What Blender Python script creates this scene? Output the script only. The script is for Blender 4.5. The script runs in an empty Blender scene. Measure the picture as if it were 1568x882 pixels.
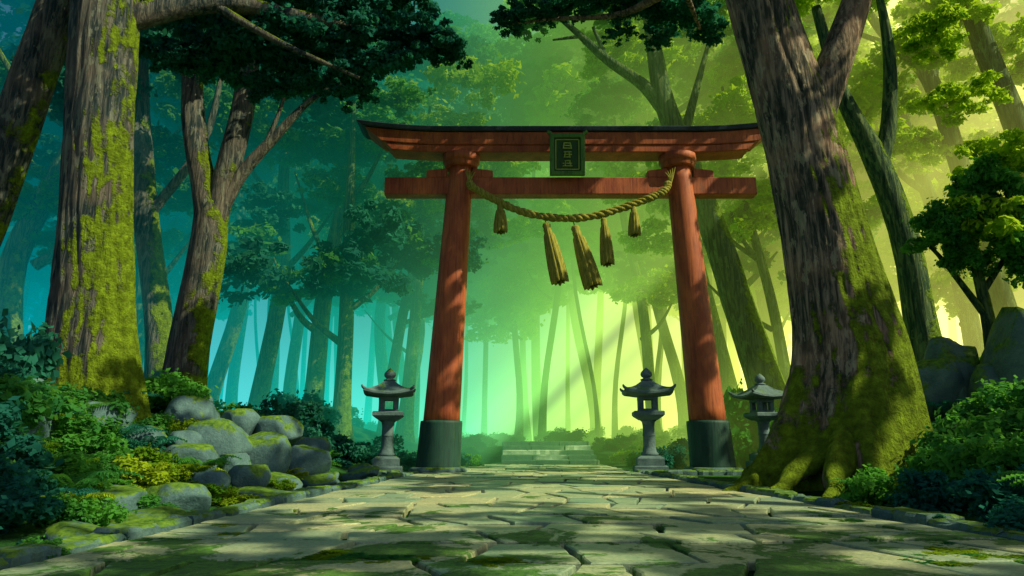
import bpy, bmesh, math, random, time
import numpy as np
from mathutils import Vector, noise
T0=time.time()
random.seed(7)
scene=bpy.context.scene
scene.view_settings.view_transform='Standard'
scene.view_settings.look='None'
scene.view_settings.exposure=0
COL=scene.collection
SUNV=Vector((.68,-.28,.68)).normalized()

# ------------------------------------------------------------ helpers
def new_mesh(name,V,F,mat=None,smooth=False):
    me=bpy.data.meshes.new(name)
    if isinstance(F,np.ndarray):
        V=np.asarray(V,dtype=np.float32)
        n,k=F.shape
        me.vertices.add(len(V)); me.vertices.foreach_set('co',V.ravel())
        me.loops.add(n*k); me.loops.foreach_set('vertex_index',F.astype(np.int32).ravel())
        me.polygons.add(n)
        me.polygons.foreach_set('loop_start',np.arange(0,n*k,k,dtype=np.int32))
        me.polygons.foreach_set('loop_total',np.full(n,k,dtype=np.int32))
        me.update(calc_edges=True)
    else:
        me.from_pydata([tuple(map(float,v)) for v in V],[],F); me.update()
    if mat: me.materials.append(mat)
    me.polygons.foreach_set('use_smooth',np.full(len(me.polygons),smooth,dtype=bool))
    return me
def obj(name,me,parent=None,loc=(0,0,0),rot=(0,0,0),scale=(1,1,1)):
    o=bpy.data.objects.new(name,me); COL.objects.link(o)
    o.location=loc; o.rotation_euler=rot; o.scale=scale
    if parent: o.parent=parent
    return o
def sstep(t):
    t=max(0.,min(1.,t)); return t*t*(3-2*t)

class NT:
    def __init__(s,name):
        s.m=bpy.data.materials.new(name); s.m.use_nodes=True
        s.t=s.m.node_tree; s.t.nodes.clear()
        s.out=s.t.nodes.new('ShaderNodeOutputMaterial')
    def n(s,typ,**kw):
        nd=s.t.nodes.new(typ)
        for k,v in kw.items(): setattr(nd,k,v)
        return nd
    def l(s,a,b): s.t.links.new(a,b)
    def pos(s,scale=(1,1,1)):
        src=s.n('ShaderNodeNewGeometry').outputs['Position']
        mp=s.n('ShaderNodeMapping'); mp.inputs['Scale'].default_value=scale
        s.l(src,mp.inputs['Vector']); return mp.outputs[0]
    def noise(s,vec,scale,detail=4,rough=.6,dist=0):
        nd=s.n('ShaderNodeTexNoise'); nd.inputs['Scale'].default_value=scale
        nd.inputs['Detail'].default_value=detail; nd.inputs['Roughness'].default_value=rough
        nd.inputs['Distortion'].default_value=dist
        s.l(vec,nd.inputs['Vector']); return nd.outputs['Fac']
    def ramp(s,fac,stops):
        r=s.n('ShaderNodeValToRGB')
        e=r.color_ramp.elements
        while len(e)<len(stops): e.new(.5)
        for el,(p,c) in zip(e,stops):
            el.position=p; el.color=(c[0],c[1],c[2],1) if not isinstance(c,(int,float)) else (c,c,c,1)
        s.l(fac,r.inputs[0]); return r.outputs[0]
    def mix(s,fac,a,b,blend='MIX'):
        m=s.n('ShaderNodeMix',data_type='RGBA',blend_type=blend)
        if isinstance(fac,(int,float)): m.inputs[0].default_value=fac
        else: s.l(fac,m.inputs[0])
        for i,x in ((6,a),(7,b)):
            if isinstance(x,(tuple,list)): m.inputs[i].default_value=(x[0],x[1],x[2],1)
            else: s.l(x,m.inputs[i])
        return m.outputs[2]
    def math(s,op,a,b=None,c=None,clamp=False):
        m=s.n('ShaderNodeMath',operation=op,use_clamp=clamp)
        for i,x in enumerate((a,b,c)):
            if x is None: continue
            if isinstance(x,(int,float)): m.inputs[i].default_value=x
            else: s.l(x,m.inputs[i])
        return m.outputs[0]
    def sep(s,v):
        x=s.n('ShaderNodeSeparateXYZ'); s.l(v,x.inputs[0]); return x.outputs
    def principled(s,col,rough=.8,bump=None,bstr=.5,bdist=.05,spec=.3):
        p=s.n('ShaderNodeBsdfPrincipled')
        if isinstance(col,(tuple,list)): p.inputs['Base Color'].default_value=(*col,1)
        else: s.l(col,p.inputs['Base Color'])
        if isinstance(rough,(int,float)): p.inputs['Roughness'].default_value=rough
        else: s.l(rough,p.inputs['Roughness'])
        p.inputs['Specular IOR Level'].default_value=spec
        if bump is not None:
            b=s.n('ShaderNodeBump'); b.inputs['Strength'].default_value=bstr; b.inputs['Distance'].default_value=bdist
            s.l(bump,b.inputs['Height']); s.l(b.outputs[0],p.inputs['Normal'])
        s.l(p.outputs[0],s.out.inputs['Surface']); return p

def leaf_mat(name,dark,light,trans,tfac=.45):
    t=NT(name)
    oi=t.n('ShaderNodeObjectInfo').outputs['Random']
    pw=t.pos(); n1=t.noise(pw,.9,3)
    f=t.math('ADD',t.math('MULTIPLY',n1,1.3),t.math('MULTIPLY',t.math('SUBTRACT',oi,.5),.35))
    f=t.math('SUBTRACT',f,.15,clamp=True)
    c=t.ramp(f,[(.25,dark),(.75,light)])
    d=t.n('ShaderNodeBsdfDiffuse'); t.l(c,d.inputs[0])
    tr=t.n('ShaderNodeBsdfTranslucent'); tc=t.mix(.6,c,trans); t.l(tc,tr.inputs[0])
    m=t.n('ShaderNodeMixShader'); m.inputs[0].default_value=tfac
    t.l(d.outputs[0],m.inputs[1]); t.l(tr.outputs[0],m.inputs[2])
    t.l(m.outputs[0],t.out.inputs['Surface']); return t.m
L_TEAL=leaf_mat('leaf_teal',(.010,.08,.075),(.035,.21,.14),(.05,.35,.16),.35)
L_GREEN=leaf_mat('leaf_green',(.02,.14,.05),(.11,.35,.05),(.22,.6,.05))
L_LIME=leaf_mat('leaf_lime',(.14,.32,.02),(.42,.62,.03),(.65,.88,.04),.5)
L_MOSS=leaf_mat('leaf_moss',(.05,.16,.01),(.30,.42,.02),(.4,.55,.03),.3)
MATS={'teal':L_TEAL,'green':L_GREEN,'lime':L_LIME,'moss':L_MOSS}

def bark_mat(name,dark,light,moss_amt,moss_col=(.30,.45,.022),pinkf=.4,off=0.):
    t=NT(name)
    po=t.pos((6,6,.5)); pw=t.pos()
    a=t.noise(po,1.4,6,.7,.5); b=t.noise(pw,.8,4); p2=t.noise(t.pos((2.2,2.2,.9)),1.5,5,.65)
    col=t.ramp(a,[(.34,[x*.45 for x in dark]),(.47,dark),(.55,[(x+y)/2 for x,y in zip(dark,light)]),(.68,light)])
    col=t.mix(t.math('MULTIPLY',t.ramp(b,[(.45,0.),(.62,1.)]),pinkf),col,(min(.8,light[0]*1.5),light[1]*1.15,light[2]*1.05))
    col=t.mix(t.ramp(p2,[(.57,0.),(.6,.5)]),col,(light[0]*1.2,light[1]*1.4,light[2]*1.3))
    nrm=t.sep(t.n('ShaderNodeNewGeometry').outputs['Normal'])
    z=t.sep(t.pos())[2]
    mz=t.math('MULTIPLY',t.math('SUBTRACT',1.,t.math('DIVIDE',z,13.)),.5)
    side=t.math('MULTIPLY_ADD',nrm[0],.22,t.math('MULTIPLY',nrm[2],.3))
    mn=t.noise(pw,.9,7,.68,.3)
    mf=t.math('ADD',t.math('ADD',mn,side),t.math('MULTIPLY',mz,moss_amt))
    mf=t.ramp(mf,[(.715-off,0.),(.78-off,1.)])
    mc=t.ramp(t.noise(pw,5,5,.7),[(.3,[x*.25 for x in moss_col]),(.5,[x*.6 for x in moss_col]),(.68,moss_col)])
    col=t.mix(mf,col,mc)
    h=t.math('ADD',a,t.math('MULTIPLY',mf,t.math('MULTIPLY_ADD',t.noise(pw,14,4,.7),1.,.2)))
    t.principled(col,.9,h,1.,.16,.12); return t.m
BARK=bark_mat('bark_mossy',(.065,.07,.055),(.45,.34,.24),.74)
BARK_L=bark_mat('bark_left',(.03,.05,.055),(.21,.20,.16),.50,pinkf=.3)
BARK_BG=bark_mat('bark_far',(.04,.09,.045),(.18,.24,.08),.38,(.28,.46,.03),.0,.05)

def stone_mat(name,c0,c1,moss):
    t=NT(name); pw=t.pos()
    a=t.noise(pw,2.2,7,.65); c=t.ramp(a,[(.3,c0),(.7,c1)])
    fine=t.noise(pw,28,4,.7)
    c=t.mix(.35,c,t.ramp(fine,[(.3,[x*.4 for x in c0]),(.7,c1)]))
    nz=t.sep(t.n('ShaderNodeNewGeometry').outputs['Normal'])[2]
    m=t.math('ADD',t.noise(pw,1.7,6,.65),t.math('MULTIPLY',nz,.25))
    m=t.ramp(m,[(.82-moss,0.),(.9-moss,1.)])
    mc=t.ramp(t.noise(pw,9,3),[(.3,(.02,.08,.01)),(.7,(.16,.29,.02))])
    c=t.mix(m,c,mc)
    h=t.math('ADD',a,t.math('MULTIPLY',fine,.25))
    t.principled(c,.75,h,.7,.07,.35); return t.m
ROCK=stone_mat('rock_stone',(.02,.07,.08),(.14,.26,.26),.19)
ROCKM=stone_mat('rock_mossy',(.03,.08,.08),(.15,.25,.22),.24)
LANT=stone_mat('lantern_stone',(.05,.10,.11),(.17,.27,.26),.06)
KERB=stone_mat('kerb_stone',(.03,.09,.09),(.14,.25,.23),.19)
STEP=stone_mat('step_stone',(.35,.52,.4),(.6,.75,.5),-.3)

def slab_material():
    t=NT('path_slabs'); pw=t.pos()
    at=t.n('ShaderNodeAttribute'); at.attribute_name='rnd'; r=at.outputs['Fac']
    a=t.noise(pw,1.3,6,.65); f=t.noise(pw,22,5,.7)
    c=t.ramp(r,[(0.,(.20,.34,.24)),(.5,(.42,.48,.27)),(1.,(.68,.62,.31))])
    c=t.mix(.35,c,t.ramp(a,[(.35,(.13,.27,.19)),(.65,(.64,.60,.32))]))
    c=t.mix(t.ramp(f,[(.35,.5),(.6,0.)]),c,(.06,.13,.09))
    y=t.sep(pw)[1]
    nearf=t.math('MULTIPLY',t.math('SUBTRACT',1.,t.math('DIVIDE',y,13.),clamp=True),.22)
    m=t.math('ADD',t.noise(pw,.6,8,.7,.5),nearf)
    m=t.ramp(m,[(.605,0.),(.63,1.)])
    mc=t.ramp(t.noise(pw,14,4),[(.3,(.012,.07,.008)),(.7,(.08,.24,.015))])
    c=t.mix(t.math('MULTIPLY',m,.92),c,mc)
    h=t.math('ADD',t.math('ADD',a,t.math('MULTIPLY',f,.4)),t.math('MULTIPLY',m,t.math('MULTIPLY',t.noise(pw,40,2),.8)))
    t.principled(c,t.math('MULTIPLY_ADD',m,.3,.5),h,.5,.04,.35); return t.m
SLAB=slab_material()
def ground_material():
    t=NT('ground_moss_soil'); pw=t.pos()
    a=t.noise(pw,.8,7,.65); f=t.noise(pw,12,5,.7)
    c=t.ramp(a,[(.35,(.015,.045,.02)),(.5,(.025,.11,.02)),(.68,(.07,.2,.025))])
    c=t.mix(t.ramp(f,[(.35,.6),(.6,0.)]),c,(.008,.04,.015))
    t.principled(c,.95,t.math('ADD',a,f),.8,.08,.1); return t.m
GROUND=ground_material()

# ------------------------------------------------------------ terrain
def pathL(y):
    if y<12: return -4.25+.03*y
    if y<24.5: return -3.89+(y-12)*.07
    return -3.0+min(2.3,(y-24.5)*.21)
def pathR(y):
    if y<13: return 5.6-.06*y
    if y<24.5: return 4.82-(y-13)*.05
    return 4.25
def gh(x,y):
    l=sstep((-4.6-x)/5.5)*1.75
    er=5.6+3.2*sstep((y-17)/6)
    r=sstep((x-er)/6.)*1.7
    far=1-.5*sstep((y-28)/20)
    h=(l+r)*far
    n=noise.noise(Vector((x*.35,y*.35,0)))*.25+noise.noise(Vector((x*1.3,y*1.3,4)))*.07
    edge=min(1.,max(0.,max(-4.6-x,x-er)/1.5))
    if y>35: h+=0.85*sstep((y-36)/5)
    return h+n*edge-.06
def axis(a,b,dens,lo,hi):
    core=np.arange(lo,hi,dens); left=lo-np.geomspace(.6,lo-a,20)[::-1]; right=hi+np.geomspace(.6,b-hi,20)
    return np.concatenate([left,core,right])
xs=axis(-240,240,.45,-16,17); ys=axis(-40,420,.5,3,52)
V=np.array([(x,y,gh(x,y)) for y in ys for x in xs])
nx=len(xs); ny=len(ys)
I=np.arange(nx*ny).reshape(ny,nx)
F=np.stack([I[:-1,:-1],I[:-1,1:],I[1:,1:],I[1:,:-1]],-1).reshape(-1,4)
obj('ground',new_mesh('ground',V,F,GROUND,True))

# ------------------------------------------------------------ stone path: courses of hand-cut slabs
W=8.8; V=[];F=[];R=[]
rp_=random.Random(31)
rows=[3.6]
while rows[-1]<35.6: rows.append(rows[-1]+rp_.uniform(.75,1.35))
def brow(r,x): return rows[r]+.26*noise.noise(Vector((x*.55,r*7.3,1.)))+.04*noise.noise(Vector((x*4,r*3.1,5.)))
def slab(poly,sid,step):
    pts=[]
    for a in range(len(poly)):
        p,q=poly[a],poly[(a+1)%len(poly)]
        L=math.hypot(q[0]-p[0],q[1]-p[1])
        if L<.02: continue
        n=max(1,int(L/step))
        for s in range(n):
            u=s/n; pts.append((p[0]+(q[0]-p[0])*u,p[1]+(q[1]-p[1])*u))
    if len(pts)<3: return
    cx=sum(p[0] for p in pts)/len(pts); cy=sum(p[1] for p in pts)/len(pts)
    zt=rp_.uniform(.006,.034); tx=rp_.uniform(-.016,.016); ty=rp_.uniform(-.016,.016)
    b=len(V); n=len(pts)
    for ring,(ins,z) in enumerate(((.0,-.07),(.006,zt-.010),(.026,zt))):
        for p in pts:
            dx,dy=cx-p[0],cy-p[1]; L=math.hypot(dx,dy)+1e-6
            jj=abs(noise.noise(Vector((p[0]*3.1,p[1]*3.1,sid*.37))))*.06
            q=(p[0]+dx/L*(ins+jj+.026),p[1]+dy/L*(ins+jj+.026))
            yy=q[1]; wx=pathL(yy)+q[0]/W*(pathR(yy)-pathL(yy))
            V.append((wx,yy,z+(tx*(q[0]-cx)+ty*(q[1]-cy) if ring else 0)))
    rr=rp_.random()
    for r_ in range(2):
        for a in range(n):
            c=(a+1)%n
            F.append((b+r_*n+a,b+r_*n+c,b+(r_+1)*n+c,b+(r_+1)*n+a)); R.append(rr)
    F.append(tuple(b+2*n+a for a in range(n))); R.append(rr)
sid=0
for r in range(len(rows)-1):
    x=0.; sl=0.; step=.13 if rows[r]<16 else .35
    while x<W-.01:
        w=rp_.uniform(.7,1.8); x2=min(W,x+w)
        if W-x2<.5: x2=W
        s2=0. if x2>=W else rp_.uniform(-.22,.22)
        a0,a1,b0,b1=x-sl,x+sl,x2-s2,x2+s2
        bot=[(a0+(b0-a0)*k/4,brow(r,a0+(b0-a0)*k/4)) for k in range(5)]
        top=[(b1+(a1-b1)*k/4,brow(r+1,b1+(a1-b1)*k/4)) for k in range(5)]
        if rp_.random()<.42 and w>1.0:
            u=rp_.choice((1,2,3)); v=rp_.choice((1,2,3))
            slab(bot[:u+1]+top[v:],sid,step); slab(bot[u:]+top[:v+1],sid+1,step)
        else: slab(bot+top,sid,step)
        sid+=2; x=x2; sl=s2
me=new_mesh('stone_path',V,F,SLAB)
at=me.attributes.new('rnd','FLOAT','FACE'); at.data.foreach_set('value',R)
obj('stone_path',me)

def block(V,F,cx,cy,cz,lx,ly,lz,ang,seed,bev=.04):
    b=len(V); rg=random.Random(seed); c,s=math.cos(ang),math.sin(ang)
    rings=[(0,0),(0,lz-bev),(bev,lz)]
    n=6; prof=[]
    for k in range(n+1): prof.append((-1+2*k/n,-1))
    for k in range(1,n+1): prof.append((1,-1+2*k/n))
    for k in range(1,n+1): prof.append((1-2*k/n,1))
    for k in range(1,n): prof.append((-1,1-2*k/n))
    m=len(prof); jit=[(rg.uniform(-.04,.04),rg.uniform(-.04,.04)) for _ in prof]
    for ins,z in rings:
        for (u,v),(ja,jb) in zip(prof,jit):
            x=u*(lx/2-ins)+ja; y=v*(ly/2-ins)+jb
            V.append((cx+x*c-y*s,cy+x*s+y*c,cz+z+(rg.uniform(-.014,.014) if z>0 else 0)))
    for r_ in range(2):
        for a in range(m):
            d=(a+1)%m; F.append((b+r_*m+a,b+r_*m+d,b+(r_+1)*m+d,b+(r_+1)*m+a))
    F.append(tuple(b+2*m+a for a in range(m)))
for side,fn in ((-1,pathL),(1,pathR)):
    V=[];F=[]; y=2.0; i=0
    while y<(23.6 if side<0 else 24.0):
        L=random.uniform(.5,1.3); w=random.uniform(.3,.5)
        ya=y+L/2; x=fn(ya)+side*(w/2+.05+random.uniform(0,.05)); ang=math.atan2(L,fn(ya+.5*L)-fn(ya-.5*L))-math.pi+random.uniform(-.05,.05)
        block(V,F,x,ya,-.08,L-.05,w,.17+random.uniform(-.03,.04),ang,i*7+side); y+=L; i+=1
    obj('stone_kerb',new_mesh('stone_kerb',V,F,KERB))
V=[];F=[]
for i in range(5):
    x=-.5
    while x<4.1:
        L=min(random.uniform(1.1,1.9),4.15-x)
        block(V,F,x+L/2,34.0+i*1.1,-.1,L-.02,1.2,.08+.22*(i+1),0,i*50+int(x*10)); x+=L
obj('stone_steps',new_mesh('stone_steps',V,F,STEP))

# ------------------------------------------------------------ trunks
def catmull(P,n):
    P=np.array(P,float)
    P=np.concatenate([[2*P[0]-P[1]],P,[2*P[-1]-P[-2]]])
    t=(np.arange(n)/n)[:,None]; out=[]
    for i in range(len(P)-3):
        p0,p1,p2,p3=P[i:i+4]
        out.append(.5*((2*p1)+(-p0+p2)*t+(2*p0-5*p1+4*p2-p3)*t*t+(-p0+3*p1-3*p2+p3)*t**3))
    out.append(P[-2][None]); return np.concatenate(out)
def tube(pts,nseg=14,sub=6,ridge=.06,flare=0,lobes=5,seed=0):
    C=catmull(pts,sub); X=C[:,:3]; r=np.maximum(C[:,3],.01)
    T=np.gradient(X,axis=0); T/=np.linalg.norm(T,axis=1)[:,None]+1e-9
    ref=np.array([0,1,0.]) if abs(T[0][1])<.8 else np.array([1.,0,0])
    A=np.cross(ref,T); A/=np.linalg.norm(A,axis=1)[:,None]+1e-9; B=np.cross(T,A)
    s=np.concatenate([[0],np.cumsum(np.linalg.norm(np.diff(X,axis=0),axis=1))])[:,None]
    th=(2*np.pi*np.arange(nseg)/nseg)[None,:]
    g=np.random.default_rng(int(abs(seed)*1000)%100000); ph=g.random(24)*6.28
    q=np.sin(2*th+ph[0]+.25*s)*.5+np.sin(3*th+ph[1]-.3*s+np.sin(.7*s+ph[2]))*.5+.35*np.sin(s*.9+ph[3])*np.cos(th+ph[4])
    rr=r[:,None]*(1+ridge*q)
    if nseg>40:
        w1=.9*np.sin(.6*s+ph[5])+.5*np.sin(1.7*s+ph[6]); w2=.6*np.sin(.8*s+ph[7])+.4*np.sin(2.3*s+ph[8]+th)
        f=(1-np.abs(np.sin(4*th+w1)))*.45+(1-np.abs(np.sin(9*th+w2*1.3+ph[10])))*.5+(1-np.abs(np.sin(15*th+w1*1.8+ph[11]+.6*np.sin(3*s))))*.35
        rr*=1-.075*f
    if flare:
        lob=.5+.5*np.cos(lobes*th+seed+np.sin(th*2)*.8+s*.15)
        rr*=1+flare*np.exp(-s/1.1)*(.25+1.1*lob**1.5)+.12*np.exp(-s/4)*lob
    V=X[:,None,:]+A[:,None,:]*(np.cos(th)*rr)[:,:,None]+B[:,None,:]*(np.sin(th)*rr)[:,:,None]
    n=len(X); I=np.arange(n*nseg).reshape(n,nseg); J=np.roll(I,-1,axis=1)
    F=np.stack([I[:-1],J[:-1],J[1:],I[1:]],-1).reshape(-1,4)
    return V.reshape(-1,3),F
def join(parts):
    Vs=[];Fs=[];o=0
    for v,f in parts: Vs.append(v); Fs.append(f+o); o+=len(v)
    return np.concatenate(Vs),np.concatenate(Fs)

# ------------------------------------------------------------ leaf clouds
def leaf_cloud(seed,nb,nl,rad,leaf,up=.35,brad=(.28,.45),spread=.5,sq=.62,out=.1):
    g=np.random.default_rng(seed); rad=np.array(rad)
    d=g.normal(size=(nb,3)); d/=np.linalg.norm(d,axis=1)[:,None]
    c=d*(g.random((nb,1))**spread)*rad*.95
    br=g.uniform(*brad,nb)
    w=br**2; w/=w.sum(); bi=g.choice(nb,nl,p=w)
    u=g.normal(size=(nl,3)); u[:,2]+=up; u/=np.linalg.norm(u,axis=1)[:,None]
    rr=br[bi]*(.3+.7*g.random(nl)**.5)*(1+.7*(g.random(nl)<out)*g.random(nl))
    P=c[bi]+u*rr[:,None]*np.array([1,1,sq])
    N=u*.6+g.normal(size=(nl,3))*.6+np.array([0,0,.5]); N/=np.linalg.norm(N,axis=1)[:,None]
    A=np.cross(N,g.normal(size=(nl,3))); A/=np.linalg.norm(A,axis=1)[:,None]+1e-9
    B=np.cross(N,A); L=(leaf*g.uniform(.5,1.4,nl))[:,None]
    v0=P-A*L*.5; v2=P+A*L*.5; v1=P+B*L*.3-A*L*.08; v3=P-B*L*.3-A*L*.08
    V=np.stack([v0,v1,v2,v3],1).reshape(-1,3)
    return V,np.arange(nl*4).reshape(nl,4)
PAD={k:[] for k in MATS}; FPAD={k:[] for k in MATS}; BUSH={k:[] for k in MATS}
for s in range(5):
    Vc,Fc=leaf_cloud(100+s,38,2900,(1.25,1.25,.45),.15,.25,(.09,.29),.5,.5,.22)
    for k in ('teal','green','lime'): PAD[k].append(new_mesh('leaf_pad_'+k,Vc,Fc,MATS[k]))
for s in range(5):
    Vc,Fc=leaf_cloud(150+s,30,1700,(1.15,1.15,.6),.17,.25,(.12,.34),.5,.6,.2)
    for k in ('teal','green','lime'): FPAD[k].append(new_mesh('leaf_far_'+k,Vc,Fc,MATS[k]))
for s in range(4):
    Vc,Fc=leaf_cloud(200+s,28,3800,(.9,.9,.6),.13,.4,(.14,.34),.4,.8,.2)
    for k in MATS: BUSH[k].append(new_mesh('leaf_bush_'+k,Vc,Fc,MATS[k]))
def fern_mesh(seed,nf,mat):
    g=random.Random(seed); V=[];F=[]
    for f in range(nf):
        a=2*math.pi*f/nf+g.uniform(-.3,.3); L=g.uniform(.7,1.1); up=g.uniform(.7,1.1)
        ns=15; ca,sa=math.cos(a),math.sin(a)
        for i in range(2,ns):
            u=i/ns; x=L*u; z=up*(u-.75*u*u)*1.1
            w=.20*math.sin(math.pi*min(1,u*.95+.05))**.7*(1.05-u*.5)
            for sd in (-1,1):
                b=len(V)
                bx,by=x*ca,x*sa; tipx=x+.05
                tx=tipx*ca-sd*w*sa; ty=tipx*sa+sd*w*ca
                V+= [(bx,by,z),((x+.045)*ca-sd*w*.5*sa,(x+.045)*sa+sd*w*.5*ca,z+.01),(tx,ty,z-.04*g.random()-w*.25),((x-.02)*ca-sd*w*.5*sa,(x-.02)*sa+sd*w*.5*ca,z-.01)]
                F.append((b,b+1,b+2,b+3))
    return new_mesh('fern_'+mat.name,np.array(V),np.array(F),mat)
FERN=[fern_mesh(s,11,m) for s,m in enumerate((L_TEAL,L_GREEN,L_MOSS,L_GREEN))]
def pad(parent,mn,x,y,z,r,fl=1.,far=False):
    return obj('foliage',random.choice((FPAD if far else PAD)[mn]),parent,(x,y,z),(random.uniform(-.2,.2),random.uniform(-.2,.2),random.uniform(0,6.28)),(r,r,r*fl))
def bush(name,mn,x,y,r,zs=1.,dz=.25,parent=None):
    return obj(name,random.choice(BUSH[mn]),parent,(x,y,gh(x,y)+r*dz*zs),(random.uniform(-.1,.1),random.uniform(-.1,.1),random.uniform(0,6.28)),(r,r,r*zs))

# ---- hero tree right
parts=[tube([(7.45,16,-.5,1.6),(7.65,16,1.0,1.52),(7.9,16,2.9,1.27),(7.72,16,5.3,1.08),(7.42,16,7.6,.97),(7.18,16,9.2,.93),(6.85,16,11,.85),(6.5,16,13,.8),(6.1,16,16,.62),(6.0,16,20,.35)],160,16,.05,.5,5,2),
 tube([(7.3,15.9,8.3,.5),(7.85,15.85,9.6,.5),(8.5,15.8,11,.42),(9.2,15.8,12.7,.36),(10.2,15.6,15.5,.28),(11,15,18,.15)],48,8,.06,seed=3),
 tube([(6.4,16,13.5,.4),(4.5,15.5,15.5,.28),(2.5,15,17,.15)],16,6),
 tube([(6.2,16,15,.4),(7,13,17,.3),(7.5,10,18.5,.15)],16,6),
 tube([(6.3,16,14.5,.3),(5.8,19,15.6,.2),(4.0,21.5,15.9,.12),(1.5,22,16.0,.07),(0,22,15.8,.03)],12,6),tube([(5.5,19.5,15.7,.12),(6.8,22,15.6,.05)],10,5)]
for (ex,ey,r0,h0) in ((4.95,15.2,.30,.7),(5.35,14.2,.34,.8),(6.1,13.5,.36,.95),(7.0,13.5,.42,1.1),(8.4,13.8,.4,.9),(9.8,14.8,.45,.9),(5.3,16.4,.3,.6)):
    mx,my=(ex+7.6)/2,(ey+16)/2; k=(7.6-ex)
    parts.append(tube([(7.6,15.8,2.2,r0*1.0),(mx+.15*k,my,h0+.15,r0),(ex+k*.25+.1*math.sin(ex*9),ey+.5,.34,r0*.62),(ex+k*.05,ey+.1,.12,r0*.42),(ex-.2*k,ey-.3,-.05,r0*.25),(ex-.35*k,ey-.5,-.35,.06)],24,8,.12,seed=ex))
Vt,Ft=join(parts)
hero=obj('mossy_oak_tree',new_mesh('mossy_oak_tree',Vt,Ft,BARK,True))
for (x,y,z,r) in ((-.2,22,15.9,.7),(.6,22,16.2,.9),(1.9,22,16.6,1.1),(3.3,22,16.8,1.1),(4.6,22,16.4,1.0),(5.7,22,16.3,1.1),(6.9,22,15.9,1.1),(3.9,22,15.4,.55),(5.2,22,15.2,.6),(2.5,20,17.7,1.4),(5,20,17.8,1.4)):
    pad(hero,'teal',x,y,z,r,.9)

# ---- big left tree
parts=[tube([(-10.3,17,.5,1.25),(-10.35,17,2.2,1.02),(-10.8,17,6,.87),(-11.1,17,9,.85),(-11.45,17,13,.88),(-11.7,17,17,.7),(-11.6,17,21,.4)],130,16,.05,.35,5,5),
 tube([(-11.4,17,12.4,.4),(-9,18,13.8,.3),(-6.5,19,14.0,.2),(-4,20,14.1,.13),(-2,20,13.6,.06)],14,8),
 tube([(-11.5,17,14,.4),(-9,18.5,16.5,.28),(-5,19.5,17.3,.15)],14,8),
 tube([(-9,18,13.8,.16),(-7,18.5,12.8,.1),(-4.8,19.5,12.2,.05)],10,6)]
Vt,Ft=join(parts)
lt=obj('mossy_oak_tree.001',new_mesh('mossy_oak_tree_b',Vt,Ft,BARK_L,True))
for (x,y,z,r) in ((-10.4,20,15.2,1.7),(-8.8,19.5,15.8,1.8),(-6.9,20,15.6,1.7),(-5,20,15.4,1.6),(-3.9,20.5,14.2,1.4),(-2.9,20,13.9,1.2),(-2.1,20.3,13.7,.8),(-5.6,19.6,13.7,1.3),(-7.3,19.6,13.3,1.3),(-9.2,20,13.2,1.3),(-10.6,19.5,12.9,1.1),(-4.6,20,12.8,1.1),(-5.4,20.6,12.3,.8),(-3.7,20,15.9,1.3),(-10,18,17.8,2),(-7,18,18,2),(-4.6,18.5,17.6,1.6),(-12.5,20,16.5,1.9),(-3.6,19.7,13.1,.8),(-8.2,20,14.4,1.4),(-9.9,20.5,14,1.3),(-7.9,20.5,12.4,.8),(-6.8,20.4,12.5,.8),(-4.9,19.5,14.4,1.2)):
    pad(lt,'teal',x,y,z,r,1.)

def tree(name,limbs,mat,pads,mn,seg=18):
    parts=[tube(l,seg,7,.06,.3 if i==0 else 0,5,i+len(limbs)) for i,l in enumerate(limbs)]
    V_,F_=join(parts); o=obj(name,new_mesh(name,V_,F_,mat,True))
    for p in pads: pad(o,mn,*p)
    return o
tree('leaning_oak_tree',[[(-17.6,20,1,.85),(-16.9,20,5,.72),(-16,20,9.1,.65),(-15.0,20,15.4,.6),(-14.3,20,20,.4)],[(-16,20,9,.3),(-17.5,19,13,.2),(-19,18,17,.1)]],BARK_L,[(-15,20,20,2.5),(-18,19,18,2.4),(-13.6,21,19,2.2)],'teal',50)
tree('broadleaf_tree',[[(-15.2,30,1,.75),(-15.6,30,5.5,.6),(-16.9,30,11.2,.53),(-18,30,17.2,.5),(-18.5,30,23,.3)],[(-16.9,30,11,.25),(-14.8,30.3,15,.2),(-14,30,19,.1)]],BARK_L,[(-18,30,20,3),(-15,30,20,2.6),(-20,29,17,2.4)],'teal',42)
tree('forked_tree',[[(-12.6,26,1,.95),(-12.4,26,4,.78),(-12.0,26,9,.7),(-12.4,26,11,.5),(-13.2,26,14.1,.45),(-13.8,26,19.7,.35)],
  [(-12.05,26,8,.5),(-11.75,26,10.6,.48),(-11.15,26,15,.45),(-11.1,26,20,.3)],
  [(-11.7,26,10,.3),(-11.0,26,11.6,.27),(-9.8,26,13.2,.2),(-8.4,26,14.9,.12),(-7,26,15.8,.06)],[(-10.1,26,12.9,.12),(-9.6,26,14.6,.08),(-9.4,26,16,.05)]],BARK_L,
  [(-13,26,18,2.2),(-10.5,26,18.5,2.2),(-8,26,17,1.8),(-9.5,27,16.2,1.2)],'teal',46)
tree('broadleaf_tree.001',[[(11.9,30,.5,1.0),(11.2,30,3,.8),(10.5,30,5.8,.7),(9.1,30,11.2,.6),(8.05,30,14.5,.55),(7.3,30,17,.5),(6.9,30,20.3,.38),(6.6,30,24,.2)],
  [(7.4,30,16.4,.35),(6.3,30,17.9,.3),(4.65,30,19.2,.24),(3.1,30,20.8,.16),(1.8,30,22,.08)],
  [(8,30,14.6,.25),(8.7,30,17,.2),(9.6,30,20,.1)],[(4.65,30,19.2,.14),(4,30,21,.08)],[(3.4,30,20.5,.1),(2,30,20.3,.05)]],BARK_BG,
  [(2,30,22.5,1.5),(5,31,23,1.8),(8,31,23,2),(10,30,21.5,1.6),(.8,30,21.2,1.0)],'green',44)
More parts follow.
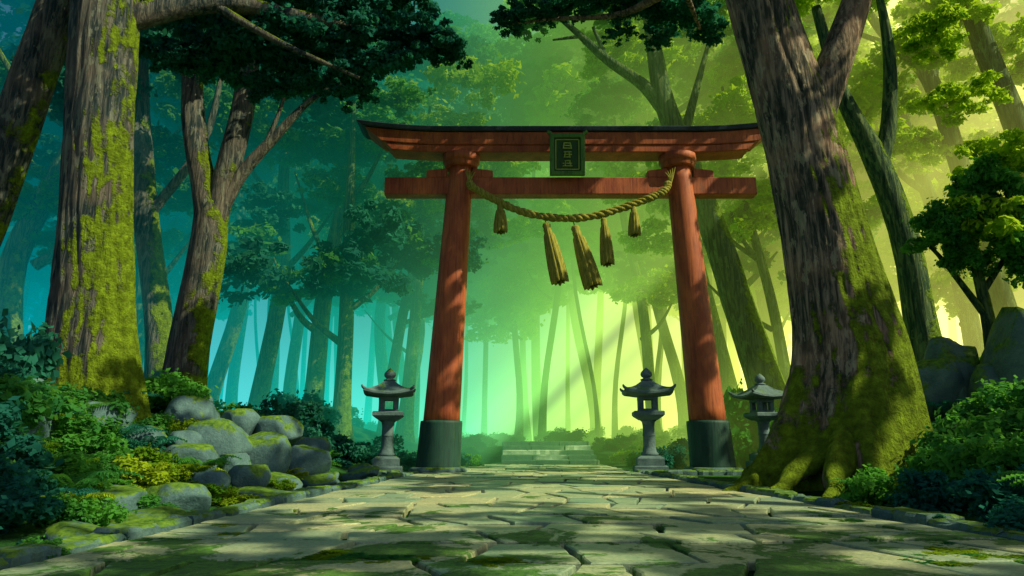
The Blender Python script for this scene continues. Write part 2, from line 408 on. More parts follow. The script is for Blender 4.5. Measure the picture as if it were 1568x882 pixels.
tree('broadleaf_tree.002',[[(16.6,27,.8,.75),(16.4,27,5.5,.62),(16.2,27,9.1,.56),(15.4,27,12.8,.5),(14.3,27,15.8,.32),(13.6,27,20,.2)],[(15.5,27,12.4,.35),(16.2,27,14.5,.32),(16.6,27,18,.25),(16.4,27,22,.1)]],BARK_BG,
 [(13,27,20.5,1.8),(17,27.5,21.5,2),(15,28,23,2),(18.5,27,18.5,1.6),(13,28,16.5,1.3),(20,28,16,1.8)],'lime',42)
tree('broadleaf_tree.003',[[(25.5,34,.8,.7),(25,34,7,.6),(24,34,14,.5),(22.9,34,20.5,.42),(20.6,34,23.5,.25),(19,34,27,.15)],[(23,34,20,.3),(23.8,34,24,.15)],[(21.6,34,22.3,.2),(18.5,34,23.6,.1)]],BARK_BG,
 [(19,34,26,2.5),(24,34,26,2.5),(27,34,22,2.5),(17,34,21.5,2),(22,35,17,2),(28,34,17,2.4),(19,35,13,1.8)],'lime',22)
tree('broadleaf_tree.004',[[(26.3,30,1,.8),(25.4,30,8,.65),(24.2,30,14.8,.55),(23,30,20.7,.45),(22.3,30,25,.3)],[(24.4,30,14,.3),(26,30,18,.2),(27.5,30,22,.1)]],BARK_BG,[(22,30,22,2.2),(27,30,20,2.5),(20,30,20,1.8)],'lime',22)
lf=tree('broadleaf_tree.005',[[(-8.2,44,.3,.45),(-7.6,44,6,.36),(-6.6,44,12,.3),(-5,44,17,.2),(-4,44,21,.1)],[(-7.2,44,8.6,.16),(-5.4,44,9.2,.1),(-3.8,44,9.4,.05)],[(-6.4,44,12.6,.18),(-3,44,14,.12),(.5,44,14.8,.05)],[(-6.8,44,11,.16),(-9.5,44,13.5,.08)]],BARK_BG,[],'green',14)
for (x,z,r) in ((-5.6,9.6,1.2),(-4.2,9.3,1.2),(-2.9,9.6,.9),(-6.6,10.0,1.0),(-8.6,14,1.9),(-5.8,14.2,2.0),(-3.4,14.4,2.0),(-1.2,15,1.8),(.8,15.2,1.4),(-7,17,2.2),(-3.6,17.4,2.4),(-.8,18,2.),(-9.8,12.2,1.3)):
    pad(lf,'green' if x>-6 else 'teal',x,44+random.uniform(-1,1),z,r,.85,True)
us=tree('understory_tree',[[(12.9,18.5,1,.22),(13.1,18.5,4,.17),(12.9,18.5,6.8,.1),(12.8,18.5,8.5,.05)],[(13,18.5,4.5,.1),(12,18.4,6,.06),(11.4,18.3,6.6,.03)],[(13,18.5,5,.1),(14.2,18.4,6.6,.05)]],BARK_BG,[],'green',12)
for i,(x,y,z,r) in enumerate([(13.9,18,8.8,1.2),(13.0,18,7.9,1.1),(14.3,18.2,7.8,1.4),(12.3,18,7.0,1.0),(13.6,17.8,6.9,1.5),(13.5,17.8,6.0,1.1),(11.7,18.2,6.5,.7),(12.5,18.2,6.0,.7),(14.7,17.9,6.0,1.1)]):
    o=obj('foliage',random.choice((BUSH if i%2 else PAD)['green' if i%4 else 'lime']),us,(x,y,z),(.2*math.sin(i*3),.2*math.cos(i*5),i*1.3),(r,r,r*1.1))  # lime pads among the green stand in for sun highlights

# ---- trees added out of frame to shade the scene; crowns laid out for dapples
ca=tree('added_shade_tree',[[(23,2,.5,.9),(23.5,2,8,.75),(24,2,15,.6),(24,2,20,.3)],[(24,2,13,.35),(24,6,17,.25),(23,10,19,.1)],[(24,2,14,.35),(18,0,17,.25),(14,0,19,.1)],[(24,2,15,.35),(19,7,18,.2)]],BARK_BG,[],'green',16)
cb=tree('added_shade_tree.001',[[(27,16,.5,.8),(26.5,15,8,.65),(26,14,15,.5),(25,13,20,.3)],[(26.2,15,12,.35),(20,13,18,.25),(14,12,20,.1)]],BARK_BG,[],'green',16)
rs=random.Random(21); nsh=0
KX=SUNV.x/SUNV.z; KY=SUNV.y/SUNV.z
ty=2.5
while ty<31:
    tx=-17.
    while tx<11:
        x_=tx+rs.uniform(-.4,.4); y_=ty+rs.uniform(-.4,.4)
        if y_<8.5: p=.84
        elif y_<10.5: p=.55
        elif y_<20: p=.31
        elif y_<23: p=.48
        else: p=.46
        if x_<-4.5: p=.40
        if x_>3 and y_>11: p=.18
        nv=.5+1.1*noise.noise(Vector((x_*.45,y_*.7,9.)))+.8*noise.noise(Vector((x_*1.3,y_*1.3,3.)))
        if nv<p:
            z=rs.uniform(17,21); yy=y_+KY*z
            z=max(z,.78*(yy)+2.5); z=min(z,26); yy=y_+KY*z
            if z>.74*yy+1.5:
                pad(ca if yy<8 else cb,'green',x_+KX*z,yy,z,rs.uniform(.6,.9),1.,False); nsh+=1  # unseen leaf pads set up-sun of each target to cast dappled shade
        tx+=1.25
    ty+=1.25
print('shade pads',nsh)
# ------------------------------------------------------------ middle distance trees
random.seed(4242)
def auto_tree(x,y,h,r,lean,mn,lowz,name='broadleaf_tree',parent=None,collect=None,padr=(2.0,3.4),npad=7,seg=12):
    dx=lean; bow=random.uniform(-1.6,1.6)
    T=[(x,y,gh(x,y)-.3,r*1.35),(x+dx*.12,y,h*.15,r),(x+dx*.4+bow*.7,y,h*.42,r*.85),(x+dx*.75-bow*.5,y,h*.72,r*.6),(x+dx,y,h,r*.25)]
    limbs=[T]; ends=[(x+dx,y,h)]
    for k in range(random.randint(3,5)):
        f=random.uniform(.3,.85); sx=x+dx*f; sz=h*f; sd=random.choice((-1,1)); ln=random.uniform(3,6)
        e=(sx+sd*ln*.7,y+random.uniform(-2,2),sz+ln*random.uniform(.5,1.2))
        limbs.append([(sx,y,sz-.4,r*.45),(sx+sd*ln*.35,(y+e[1])/2,sz+ln*.2,r*.3),(*e,r*.1)]); ends.append(e)
    parts=[tube(l,seg,5,.06,.2 if i==0 else 0,4,i+x) for i,l in enumerate(limbs)]
    if collect is not None: collect.extend(parts); o=parent
    else:
        V_,F_=join(parts); o=obj(name,new_mesh(name,V_,F_,BARK_BG,True))
    for k in range(npad):
        e=random.choice(ends)
        pz=max(lowz+random.uniform(0,3),e[2]+random.uniform(-3,3))
        m=mn if random.random()<.75 else random.choice(('green','lime') if x>-7 else ('teal','green'))
        pad(o,m,e[0]+random.uniform(-3,3),e[1]+random.uniform(-1.5,1.5),pz,random.uniform(*padr),random.uniform(.7,1.1),True)
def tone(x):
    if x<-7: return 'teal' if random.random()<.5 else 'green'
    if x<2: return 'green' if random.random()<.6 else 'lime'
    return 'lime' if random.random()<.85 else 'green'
for (x,y,h,r,ln) in ((-10.5,36,22,.5,1.5),(-8.3,34,19,.42,-.3),(-14,38,24,.5,1),(-20,36,24,.6,-2),(-25,34,24,.7,1),(-18.5,42,26,.5,1.5),(-6.5,42,23,.4,1),(12.5,38,25,.5,-4),(16,42,27,.55,-4),(9.5,46,24,.4,-2),(20,38,26,.6,-3),(29,42,28,.6,-3),(14,34,20,.3,-2.5),(24,48,30,.6,-4)):
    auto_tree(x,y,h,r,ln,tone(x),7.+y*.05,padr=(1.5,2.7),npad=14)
dist=bpy.data.objects.new('distant_trees',None); COL.objects.link(dist)
coll=[]
for y,np_ in ((52,16),(60,16),(70,14),(84,12),(100,9)):
    n=int(y*1.9/6.5)
    for k in range(n):
        x=-y*.92+(k+.5)*(1.84*y/n)+random.uniform(-2.8,2.8)
        if y<56 and -2.5<x<5: continue
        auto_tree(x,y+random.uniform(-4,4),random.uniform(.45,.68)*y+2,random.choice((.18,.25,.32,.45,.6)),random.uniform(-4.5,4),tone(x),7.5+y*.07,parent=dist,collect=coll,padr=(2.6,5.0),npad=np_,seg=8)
Vt,Ft=join(coll); obj('trunks',new_mesh('trunks',Vt,Ft,BARK_BG,True),dist)

# ------------------------------------------------------------ bushes
LB=[('teal',-6.3,8.2,.85,.9),('teal',-5.7,7.6,.7,.8),('green',-5.3,8.7,.55,.8),('teal',-7.2,9.2,1.0,.9),('green',-6.4,10.2,.7,.8),
('moss',-6.1,11.7,.7,.75),('moss',-5.35,11.9,.55,.7),('moss',-4.75,12.1,.4,.6),('moss',-6.6,12.8,.65,.8),('green',-7.4,12.2,.9,.8),
('green',-8.3,11.2,1.1,.9),('green',-8.1,15.3,.8,.8),('moss',-7.9,16.6,.8,.9),('green',-9.2,15.0,.9,.9),('teal',-11.3,14.6,1.5,1.6),('teal',-10.4,13.2,1.1,1.0),
('green',-9.6,18.6,1.2,.9),('green',-8.5,20.5,1.2,.8),('teal',-7,22,1.2,.9),('teal',-10.8,22,1.4,1.1),('teal',-12.8,22.5,1.5,1.1),('teal',-5.9,25.5,1.3,.9),('teal',-8.2,26,1.6,1),
('teal',-5.5,29,1.3,1.0),('teal',-9.5,30,1.8,1),('teal',-14,24,1.7,1),('teal',-12.5,16.5,1.6,1.2),('teal',-4.2,28.5,.9,.9),
('green',6.2,12.1,.7,.9),('green',7.1,12,.85,.9),('teal',6.4,10.6,.7,.9),('green',7.3,10.8,1.0,1.0),('teal',6.6,9.2,.8,.9),('green',7.7,9.6,1.0,1.0),('green',8.5,12.3,1.1,1),('green',9.8,13.2,1.1,1.0),('green',10.8,14.6,1.1,.9),('green',12.3,15.8,1.0,.7),('teal',6.0,8.1,.6,.8),
('green',10.2,30,1.9,1.7),('green',12,28.5,1.6,1.2),('teal',6.2,29,1.1,1),('teal',7.8,31,1.3,1.1),('green',13,24,1.6,1.1),('green',10.4,21,.9,.8),('green',15,22,1.8,1.3),('teal',5.6,27.6,.8,.9)]
for mn,x,y,r,zs in LB: bush('bush',mn,x,y,r,zs)
ug=bpy.data.objects.new('undergrowth',None); COL.objects.link(ug)
for i in range(110):
    y=random.uniform(27,70); x=random.uniform(-y*.9,y*.9)
    if -2.6<x<6.2 and y<48: continue
    bush('shrubs',random.choice(('teal','green')) if x<4 else random.choice(('green','lime')),x,y,random.uniform(.8,1.9),random.uniform(.5,1.0),.2,ug)
for i in range(40):
    y=random.uniform(29,44); x=random.choice((random.uniform(-4.5,-1.6),random.uniform(5.0,8.)))
    bush('shrubs',random.choice(('teal','green','green')),x,y,random.uniform(.5,.95),.8,.3,ug)
for i in range(150):
    y=random.uniform(6,26); s=random.choice((-1,-1,1))
    x=-4.9-random.random()**1.4*10 if s<0 else 6.7+random.random()**1.3*9
    if s>0 and y>17: x+=2.4
    bush('groundcover',random.choice(('teal','green','green','moss')) if s<0 else random.choice(('teal','green','green')),x,y,random.uniform(.25,.6),random.uniform(.4,.7),.1,ug)
rk=random.Random(77)
for i in range(34):
    y=rk.uniform(9,19.5); x=-4.75-rk.random()*3.2
    bush('moss_tuft',rk.choice(('moss','moss','green')),x,y,rk.uniform(.18,.36),.8,.5,ug)
for i in range(26):
    y=rk.uniform(6,23); x=(pathR(y)+.35) if rk.random()<.6 else pathL(y)-.35
    bush('moss_tuft',rk.choice(('moss','green','teal')),x+rk.uniform(-.15,.15),y,rk.uniform(.12,.26),.7,.5,ug)
mp=bpy.data.objects.new('moss_patch',None); COL.objects.link(mp)
for (x,y,r) in ((-2.0,6.35,.42),(-1.5,6.6,.5),(-1.0,6.3,.35),(-.3,6.15,.4),(3.4,6.3,.45),(3.9,6.7,.5),(4.4,6.2,.4),(4.6,7.3,.4),(-3.5,7.4,.45),(-3.0,8.1,.3),(-3.8,8.8,.35),(1.0,7.2,.22),(-3.6,10.6,.3),(4.3,9.4,.32)):
    for j in range(4):
        rr_=r*rk.uniform(.35,.7)
        obj('moss',rk.choice(BUSH['moss']+BUSH['green']),mp,(x+rk.uniform(-r,r)*.8,y+rk.uniform(-r,r)*.5,.0),(0,0,rk.uniform(0,6)),(rr_,rr_,rr_*.16))
rf=random.Random(5)
for i in range(95):
    y=rf.uniform(7,24); s=rf.choice((-1,-1,1))
    x=-5.3-rf.random()**1.2*8 if s<0 else 6.6+rf.random()**1.2*7
    if s>0 and y>15: x+=2.5
    r=rf.uniform(.45,.95)
    obj('fern',rf.choice(FERN),ug,(x,y,gh(x,y)+.12),(0,0,rf.uniform(0,6)),(r,r,r*rf.uniform(.8,1.3)))

# ------------------------------------------------------------ rocks
def rock_mesh(seed,mat):
    bm=bmesh.new(); bmesh.ops.create_icosphere(bm,subdivisions=4,radius=1)
    rg=random.Random(seed); pl=[]
    for k in range(11):
        v=Vector((rg.gauss(0,1),rg.gauss(0,1),rg.gauss(0,.9))).normalized(); pl.append((v,rg.uniform(.62,.92)))
    pl.append((Vector((rg.uniform(-.15,.15),rg.uniform(-.15,.15),1)).normalized(),.7))
    for v in bm.verts:
        p=v.co.copy()
        for n_,d in pl:
            t=p.dot(n_)-d
            if t>0: p-=n_*t*.9
        nn=noise.noise(p*1.6+Vector((seed,0,0)))*.10+noise.noise(p*5+Vector((seed,3,0)))*.035
        v.co=p*(1+nn)
    me=bpy.data.meshes.new('rock'); bm.to_mesh(me); bm.free(); me.materials.append(mat)
    me.polygons.foreach_set('use_smooth',np.ones(len(me.polygons),dtype=bool)); return me
RM=[rock_mesh(s,ROCK) for s in range(5)]; RMM=[rock_mesh(s+10,ROCKM) for s in range(3)]
rocks=[(-6.8,16,.9,.9,.62),(-5.85,16.4,.7,.7,.5),(-5.2,18,.5,.6,.42),(-8.3,18,1.6,.8,.55),(-7.3,18.6,1.4,.65,.45),(-6.4,19,1.3,.7,.45),(-4.85,17.2,.05,.9,.2),(-5.2,14,.3,.45,.3),(-8.9,15,1.6,.75,.33),(-10.8,14.8,1.95,.75,.45),(-8.15,11.5,1.15,.55,.36),(-7.75,14,1.1,.8,.26),(-5.2,11,.1,.55,.28),(-5.65,10.3,.12,.45,.26),(-4.75,9.4,-.04,.55,.16),(-4.9,15,.12,.5,.25),(-4.6,13.2,.02,.6,.15),(-4.4,20.5,.05,.7,.2),(-5.9,20.5,.8,.65,.4),(-6.6,14.4,.65,.55,.36),(-4.6,22,.1,.55,.26),(-8.9,19.3,1.9,.65,.45),(-4.7,7.9,-.02,.42,.13),(-6,15.2,.48,.45,.32),(-5.4,12.7,.3,.35,.22),(-7.1,15.2,1.0,.4,.28)]
for i,(x,y,z,r,h) in enumerate(rocks):
    obj('boulder',RM[i%5],None,(x,y,z),(random.uniform(-.2,.2),random.uniform(-.2,.2),random.uniform(0,6.28)),(r,r*.9,h*1.25))
for i,(x,y,z,r,h) in enumerate([(11.3,18.6,2.3,.9,1.2),(12.1,18.7,2.3,.9,2.0),(13.3,17.3,2.5,1.5,2.5),(14.4,16.9,2.4,1.5,2.9),(8.7,23.0,.1,.6,.35),(8.3,21,.2,.5,.3),(10.3,19.4,1.0,.8,.8),(12.4,17.4,1.8,.9,1.5)]):
    obj('mossy_boulder',RMM[i%3],None,(x,y,z),(random.uniform(-.15,.15),random.uniform(-.15,.15),random.uniform(0,6.28)),(r,r*.9,h))

# ------------------------------------------------------------ torii
def paint_mat(name,c0,c1,rough=.5,wear=None):
    t=NT(name); pw=t.pos((1,1,.35))
    a=t.noise(pw,1.6,6,.65); b=t.noise(t.pos((9,9,.5)),1.5,5,.7)
    c=t.ramp(a,[(.3,c0),(.7,c1)]); c=t.mix(t.ramp(b,[(.30,.7),(.50,0.)]),c,[x*.35 for x in c0])
    if wear:
        w=t.ramp(t.noise(t.pos((3,3,1.2)),1.6,7,.72),[(.58,0.),(.65,.65)]); c=t.mix(w,c,wear)
    t.principled(c,rough,t.math('ADD',b,t.math('MULTIPLY',a,.3)),.4,.03,.3); return t.m
RED=paint_mat('vermilion_paint',(.26,.050,.024),(.60,.165,.05),.6,(.22,.095,.05))
DARK=paint_mat('dark_green_metal',(.010,.045,.035),(.025,.09,.06),.6,(.04,.10,.03))
ROOF=paint_mat('dark_roof_wood',(.015,.03,.045),(.035,.06,.08),.5)
GOLD=paint_mat('aged_gold',(.25,.36,.05),(.45,.55,.09),.5)
PLQ=paint_mat('plaque_green',(.015,.06,.012),(.03,.11,.02),.5)
PFR=paint_mat('plaque_frame',(.05,.16,.03),(.11,.27,.04),.5)
t=NT('straw_rope'); a=t.noise(t.pos((30,30,4)),1,4)
t.principled(t.ramp(a,[(.3,(.16,.15,.02)),(.7,(.44,.41,.08))]),.9,a,.8,.03,.1); STRAW=t.m
torii=bpy.data.objects.new('torii_gate',None); COL.objects.link(torii); torii.location=(2.25,25,0)
def lathe(prof,seg=48):
    V=[];F=[]
    for (r,z) in prof:
        for k in range(seg):
            th=2*math.pi*k/seg; V.append((r*math.cos(th),r*math.sin(th),z))
    for i in range(len(prof)-1):
        for k in range(seg):
            j=(k+1)%seg; F.append((i*seg+k,i*seg+j,(i+1)*seg+j,(i+1)*seg+k))
    F.append(tuple(range(seg-1,-1,-1))); F.append(tuple((len(prof)-1)*seg+k for k in range(seg)))
    return V,F
for s in (-1,1):
    def px(z): return s*(4.88-.66*z/12.)
    def shear(V): return [(x+px(z),y,z) for x,y,z in V]
    V,F=lathe([(.66-.012*k,1.6+k*(9.95/16)) for k in range(17)])
    obj('post',new_mesh('post',shear(V),F,RED,True),torii)
    V,F=lathe([(.80,.1),(.81,.14),(.79,.25),(.765,1.0),(.755,1.68),(.745,1.76),(.69,1.77),(.66,1.78)])
    obj('post_sleeve',new_mesh('post_sleeve',shear(V),F,DARK,True),torii)
    V,F=lathe([(1.02,-.15),(1.04,.04),(1.0,.13),(.95,.17),(.5,.18)]); V=[(x+s*4.88,y,z) for x,y,z in V]
    obj('footing',new_mesh('footing',V,F,KERB,True),torii)
    V,F=lathe([(.47,11.4),(.6,11.42),(.64,11.47),(.64,11.61),(.66,11.63),(.72,11.67),(.73,11.92),(.7,11.94)])
    obj('collar',new_mesh('collar',[(x+px(11.7),y,z) for x,y,z in V],F,RED,True),torii)
def beam(z0,z1,L0,L1,dep0,dep1,curve,mat,name,n=60,bev=.03):
    V=[];F=[]
    for i in range(n+1):
        u=-1+2*i/n
        cs=[(L0,-dep0+bev,z0),(L0,-dep0,z0+bev),(L1,-dep1,z1-bev),(L1,-dep1+bev,z1),(L1,dep1-bev,z1),(L1,dep1,z1-bev),(L0,dep0,z0+bev),(L0,dep0-bev,z0)]
        for L,y,z in cs:
            x=u*L; e=max(0,abs(x)-4.6)/3.5
            V.append((x,y,z+curve*e**2))
    for i in range(n):
        for k in range(8):
            j=(k+1)%8; F.append((i*8+k,(i+1)*8+k,(i+1)*8+j,i*8+j))
    F.append(tuple(range(8))); F.append(tuple(n*8+k for k in range(7,-1,-1)))
    return obj(name,new_mesh(name,V,F,mat),torii)
beam(11.95,12.24,6.9,7.15,.46,.48,.26,RED,'shimaki_beam')
beam(12.244,12.74,7.3,7.95,.52,.58,.26,RED,'kasagi_beam')
beam(12.744,12.93,8.1,8.3,.68,.72,.26,ROOF,'kasagi_cap')
beam(10.3,11.0,7.15,7.15,.27,.27,0,RED,'nuki_beam')
for s in (-1,1):
    for d in (-1,1):
        c=s*(4.88-.66*11/12)
        x0=c+d*.50; x1=c+d*1.28; z0=11.005
        V=[(x0,-.24,z0),(x1,-.24,z0),(x1,.24,z0),(x0,.24,z0),(x0,-.24,z0+.38),(x1,-.24,z0+.28),(x1,.24,z0+.28),(x0,.24,z0+.38)]
        F=[(0,1,2,3),(4,7,6,5),(0,4,5,1),(1,5,6,2),(2,6,7,3),(3,7,4,0)]
        o=obj('wedge',new_mesh('wedge',V,F,RED),torii); b=o.modifiers.new('b','BEVEL'); b.width=.02
def box(name,mat,cx,cy,cz,sx,sy,sz,parent,bev=.02,rot=(0,0,0)):
    V=[(x*sx/2,y*sy/2,z*sz/2) for x in (-1,1) for y in (-1,1) for z in (-1,1)]
    F=[(0,1,3,2),(4,6,7,5),(0,4,5,1),(2,3,7,6),(0,2,6,4),(1,5,7,3)]
    o=obj(name,new_mesh(name,V,F,mat),parent,(cx,cy,cz),rot)
    if bev: b=o.modifiers.new('b','BEVEL'); b.width=bev; b.segments=2
    return o
plq=bpy.data.objects.new('plaque',None); COL.objects.link(plq); plq.parent=torii; plq.location=(-.15,-.80,11.68); plq.rotation_euler=(math.radians(10),0,0)
box('panel',PLQ,0,0,0,1.0,.1,1.3,plq)
for s in (-1,1):
    box('frame_side',PFR,s*.58,-.04,0,.17,.2,1.62,plq,.03); box('frame_rail',PFR,0,-.04,s*.72,1.32,.22,.17,plq,.03)
    box('frame_ear',PFR,s*.68,-.04,.84,.2,.2,.12,plq,.03,(0,-s*.5,0))
    box('inner_trim',GOLD,s*.44,-.065,0,.04,.04,1.14,plq,.005); box('inner_trim',GOLD,0,-.065,s*.57,.85,.04,.04,plq,.005)
rg=random.Random(3)
for cz in (.34,0,-.34):
    for dz in (-.1,0,.1): box('character',GOLD,rg.uniform(-.02,.02),-.07,cz+dz,rg.uniform(.22,.4),.05,.04,plq,.006)
    box('character',GOLD,rg.uniform(-.14,-.06),-.075,cz,.045,.05,.24,plq,.006,(0,.15,0)); box('character',GOLD,rg.uniform(.06,.14),-.075,cz-.01,.045,.05,.24,plq,.006,(0,-.2,0))
box('plaque_bracket',DARK,-.15,-.5,12.2,.3,.5,.12,torii); box('plaque_bracket',DARK,-.15,-.45,11.1,.3,.4,.12,torii)
rp=[(-3.85,-.55,10.75),(-3.75,-.66,10.45),(-2.9,-.72,9.9),(-1.9,-.74,9.45),(-.7,-.75,9.18),(.5,-.75,9.2),(1.8,-.74,9.55),(2.9,-.72,9.95),(3.5,-.68,10.3),(3.72,-.58,10.72)]
C=catmull(rp,26); parts=[]
T=np.gradient(C,axis=0); T/=np.linalg.norm(T,axis=1)[:,None]
for k in range(3):
    pts=[]
    for i in range(len(C)):
        a=np.cross(T[i],(0,1,0)); a/=np.linalg.norm(a); b=np.cross(T[i],a)
        ph=i*.40+k*2.094; e=min(1,min(i,len(C)-1-i)/14+.35)*(1+.12*math.sin(i*.31+k))
        pts.append((*(C[i]+(a*math.cos(ph)+b*math.sin(ph))*.075*e),.078*e))
    parts.append(tube(pts,10,1,.05))
for (x,z,sd) in ((-3.8,10.7,-1),(3.72,10.7,1)):
    for k in range(5): parts.append(tube([(x,-.6,z-.2,.05),(x+.05*k*sd*.6,-.62,z+.12,.04),(x+sd*.1*(k-1.5),-.64,z+.35+.05*k,.012)],6,3))
Vt,Ft=join(parts); obj('shimenawa_rope',new_mesh('shimenawa_rope',Vt,Ft,STRAW,True),torii)
def tassel(x,ztop,L,r,tx):
    V=[];F=[];seg=44
    prof=[(.06,0),(.06,.10),(.35,.11),(.5,.14),(.42,.19),(.5,.2),(.46,.25),(.62,.3),(.8,.5),(.95,.75),(1.0,.93),(.96,1.0),(.6,.985)]
    for pr,pz in prof:
        for k in range(seg):
            th=2*math.pi*k/seg
            fl=1+(.11*math.cos(th*11+pz*1.5)+.06*math.cos(th*19))*(1 if pz>.25 else .2)
            z=-pz*L
            if pz>.9: z+=.03*L*math.sin(th*7)*math.cos(th*4)
            V.append((pr*r*math.cos(th)*fl,pr*r*math.sin(th)*fl,z))
    for i in range(len(prof)-1):
        for k in range(seg):
            j=(k+1)%seg; F.append((i*seg+k,(i+1)*seg+k,(i+1)*seg+j,i*seg+j))
    F.append(tuple((len(prof)-1)*seg+k for k in range(seg)))
    obj('straw_tassel',new_mesh('straw_tassel',V,F,STRAW,True),torii,(x,-.75,ztop),(0,-tx,0))
tassel(-2.7,9.82,1.2,.24,.03); tassel(-1.05,9.25,2.6,.31,.22); tassel(0.0,9.15,2.7,.33,.27); tassel(1.15,9.38,2.0,.24,.06); tassel(2.3,9.75,1.25,.22,.0)

# ------------------------------------------------------------ lanterns
def prism(n,prof,V,F):
    base=len(V); per=4; m=n*per
    for (h,z,cu) in prof:
        for k in range(n):
            a0=2*math.pi*(k+.5)/n; a1=2*math.pi*(k+1.5)/n
            R=h/math.cos(math.pi/n)
            p0=(R*math.cos(a0),R*math.sin(a0)); p1=(R*math.cos(a1),R*math.sin(a1))
            for s in range(per):
                u=s/per; c=abs(2*u-1)**2
                V.append((p0[0]+(p1[0]-p0[0])*u,p0[1]+(p1[1]-p0[1])*u,z+cu*c))
    for i in range(len(prof)-1):
        for k in range(m):
            j=(k+1)%m; F.append((base+i*m+k,base+i*m+j,base+(i+1)*m+j,base+(i+1)*m+k))
    F.append(tuple(base+k for k in range(m-1,-1,-1))); F.append(tuple(base+(len(prof)-1)*m+k for k in range(m)))
def lantern(x,y,z,s,rz):
    o=bpy.data.objects.new('stone_lantern',None); COL.objects.link(o); o.location=(x,y,z); o.scale=(s,s,s); o.rotation_euler=(0,0,rz)
    V=[];F=[]; prism(4,[(.62,-.2,0),(.62,.2,0),(.58,.24,0)],V,F); prism(4,[(.5,.244,0),(.5,.5,0),(.46,.54,0),(.36,.6,0)],V,F)
    obj('base',new_mesh('base',V,F,LANT),o)
    V,F=lathe([(.33,.604),(.34,.68),(.27,.74),(.235,.95),(.225,1.3),(.23,1.33),(.25,1.36),(.23,1.39),(.225,1.7),(.25,1.86),(.33,1.93)],32); obj('column',new_mesh('column',V,F,LANT,True),o)
    V=[];F=[]; prism(4,[(.34,1.934,0),(.52,2.06,0),(.58,2.12,0),(.58,2.24,0),(.54,2.27,0)],V,F); obj('platform',new_mesh('platform',V,F,LANT),o)
    V=[];F=[]
    prism(4,[(.37,2.274,0),(.37,2.36,0)],V,F); prism(4,[(.37,2.70,0),(.37,2.82,0)],V,F); obj('firebox_rails',new_mesh('firebox_rails',V,F,LANT),o)
    for a in (-1,1):
        for b in (-1,1): box('firebox_pier',LANT,a*.27,b*.27,2.53,.19,.19,.336,o,.01)
    V=[];F=[]; prism(4,[(.42,2.823,0),(.86,2.86,.10),(.93,2.90,.14),(.92,2.97,.15),(.74,3.06,.07),(.5,3.20,.02),(.3,3.36,0),(.2,3.44,0)],V,F); obj('roof',new_mesh('roof',V,F,LANT),o)
    for k in range(4):
        a=math.pi/4+k*math.pi/2; ca_,sa_=math.cos(a),math.sin(a)
        pts=[(ca_*r_,sa_*r_,z_,w_) for r_,z_,w_ in ((.45,3.26,.05),(.85,3.13,.055),(1.15,3.09,.06),(1.32,3.15,.055),(1.38,3.23,.03))]
        v,f=tube(pts,10,4,0); obj('roof_corner',new_mesh('roof_corner',v,f,LANT,True),o)
    V,F=lathe([(.2,3.44),(.24,3.47),(.24,3.5),(.14,3.54),(.13,3.56),(.2,3.61),(.23,3.68),(.21,3.77),(.13,3.86),(.05,3.93),(.01,3.96)],28); obj('finial',new_mesh('finial',V,F,LANT,True),o)
lantern(-4.45,25,-.02,.93,0.12); lantern(4.9,25,0,.93,-.1); lantern(9.75,27,gh(9.75,27)+.1,.9,.2)
V=[];F=[]
for i,x in enumerate(np.arange(4.6,9.6,1.0)): block(V,F,x+.1,24.0,-.1,.98,.7,.2,0.02*i,i+900)
for i,x in enumerate(np.arange(-6.6,-3.6,1.0)): block(V,F,x+.3,23.7,-.1,.98,.6,.2,0.02*i,i+950)
obj('gate_edging_stones',new_mesh('gate_edging_stones',V,F,KERB))

# ------------------------------------------------------------ mist between the trees, its sunlit glow and tint put in as emission
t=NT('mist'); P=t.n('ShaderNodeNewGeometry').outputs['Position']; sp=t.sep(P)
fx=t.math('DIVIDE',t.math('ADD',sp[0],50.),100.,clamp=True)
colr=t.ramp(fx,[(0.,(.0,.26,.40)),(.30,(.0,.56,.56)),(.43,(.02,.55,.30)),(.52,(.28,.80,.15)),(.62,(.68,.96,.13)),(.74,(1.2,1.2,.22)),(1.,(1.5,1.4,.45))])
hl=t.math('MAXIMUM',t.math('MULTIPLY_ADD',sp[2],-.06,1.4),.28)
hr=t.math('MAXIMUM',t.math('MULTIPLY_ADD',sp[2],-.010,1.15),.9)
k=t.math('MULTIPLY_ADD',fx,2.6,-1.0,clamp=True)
hz=t.math('ADD',t.math('MULTIPLY',hl,t.math('SUBTRACT',1.,k)),t.math('MULTIPLY',hr,k))
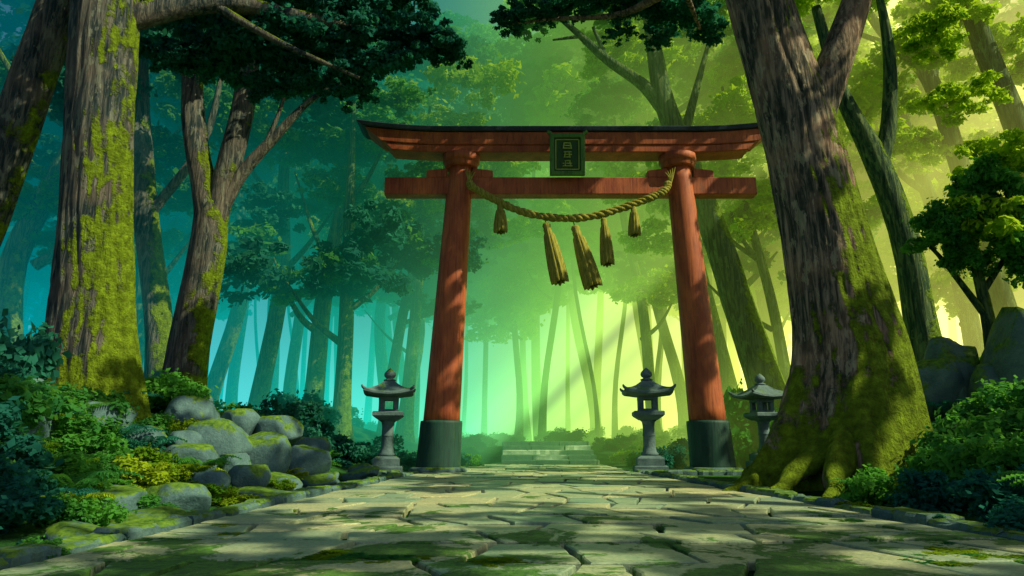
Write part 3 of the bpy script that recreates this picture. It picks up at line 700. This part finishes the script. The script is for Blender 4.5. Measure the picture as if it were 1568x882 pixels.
# light shafts drawn into the glow as noise bands along the sun's direction
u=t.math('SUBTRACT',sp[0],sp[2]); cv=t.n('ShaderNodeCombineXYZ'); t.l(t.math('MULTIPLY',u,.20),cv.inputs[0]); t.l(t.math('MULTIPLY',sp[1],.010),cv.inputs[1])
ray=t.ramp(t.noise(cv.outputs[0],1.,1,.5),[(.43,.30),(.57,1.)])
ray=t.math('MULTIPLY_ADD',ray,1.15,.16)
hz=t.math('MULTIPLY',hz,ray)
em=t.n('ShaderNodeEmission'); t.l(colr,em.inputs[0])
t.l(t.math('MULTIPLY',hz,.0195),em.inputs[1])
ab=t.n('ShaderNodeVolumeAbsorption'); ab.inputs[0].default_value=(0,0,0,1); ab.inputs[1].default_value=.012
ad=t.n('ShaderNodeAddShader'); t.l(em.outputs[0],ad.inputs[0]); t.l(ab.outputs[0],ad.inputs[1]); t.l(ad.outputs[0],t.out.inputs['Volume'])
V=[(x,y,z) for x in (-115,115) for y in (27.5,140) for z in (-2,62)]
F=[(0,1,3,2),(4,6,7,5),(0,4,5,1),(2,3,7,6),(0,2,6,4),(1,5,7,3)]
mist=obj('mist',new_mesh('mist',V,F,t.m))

# ------------------------------------------------------------ light
el=math.asin(SUNV.z); az=math.atan2(SUNV.x,SUNV.y)
w=bpy.data.worlds.new('World'); scene.world=w; w.use_nodes=True
nt=w.node_tree; nt.nodes.clear()
sky=nt.nodes.new('ShaderNodeTexSky'); sky.sky_type='NISHITA'; sky.sun_disc=False; sky.sun_elevation=el; sky.sun_rotation=az
bg=nt.nodes.new('ShaderNodeBackground'); bg.inputs[1].default_value=.075; wo=nt.nodes.new('ShaderNodeOutputWorld')
nt.links.new(sky.outputs[0],bg.inputs[0]); nt.links.new(bg.outputs[0],wo.inputs[0])
sun=bpy.data.lights.new('sun','SUN'); sun.energy=5; sun.angle=math.radians(.5); sun.color=(1,.94,.60)
so=bpy.data.objects.new('sun',sun); COL.objects.link(so); so.rotation_mode='QUATERNION'; so.rotation_quaternion=SUNV.to_track_quat('Z','Y'); so.location=(30,-5,40)
cam=bpy.data.cameras.new('camera'); cam.lens=24; cam.sensor_width=36; cam.clip_end=1000
co=bpy.data.objects.new('camera',cam); COL.objects.link(co); co.location=(0,0,1.0); co.rotation_euler=(math.radians(90+12.78),0,0)
scene.camera=co
print('objects',len(bpy.data.objects),time.time()-T0)
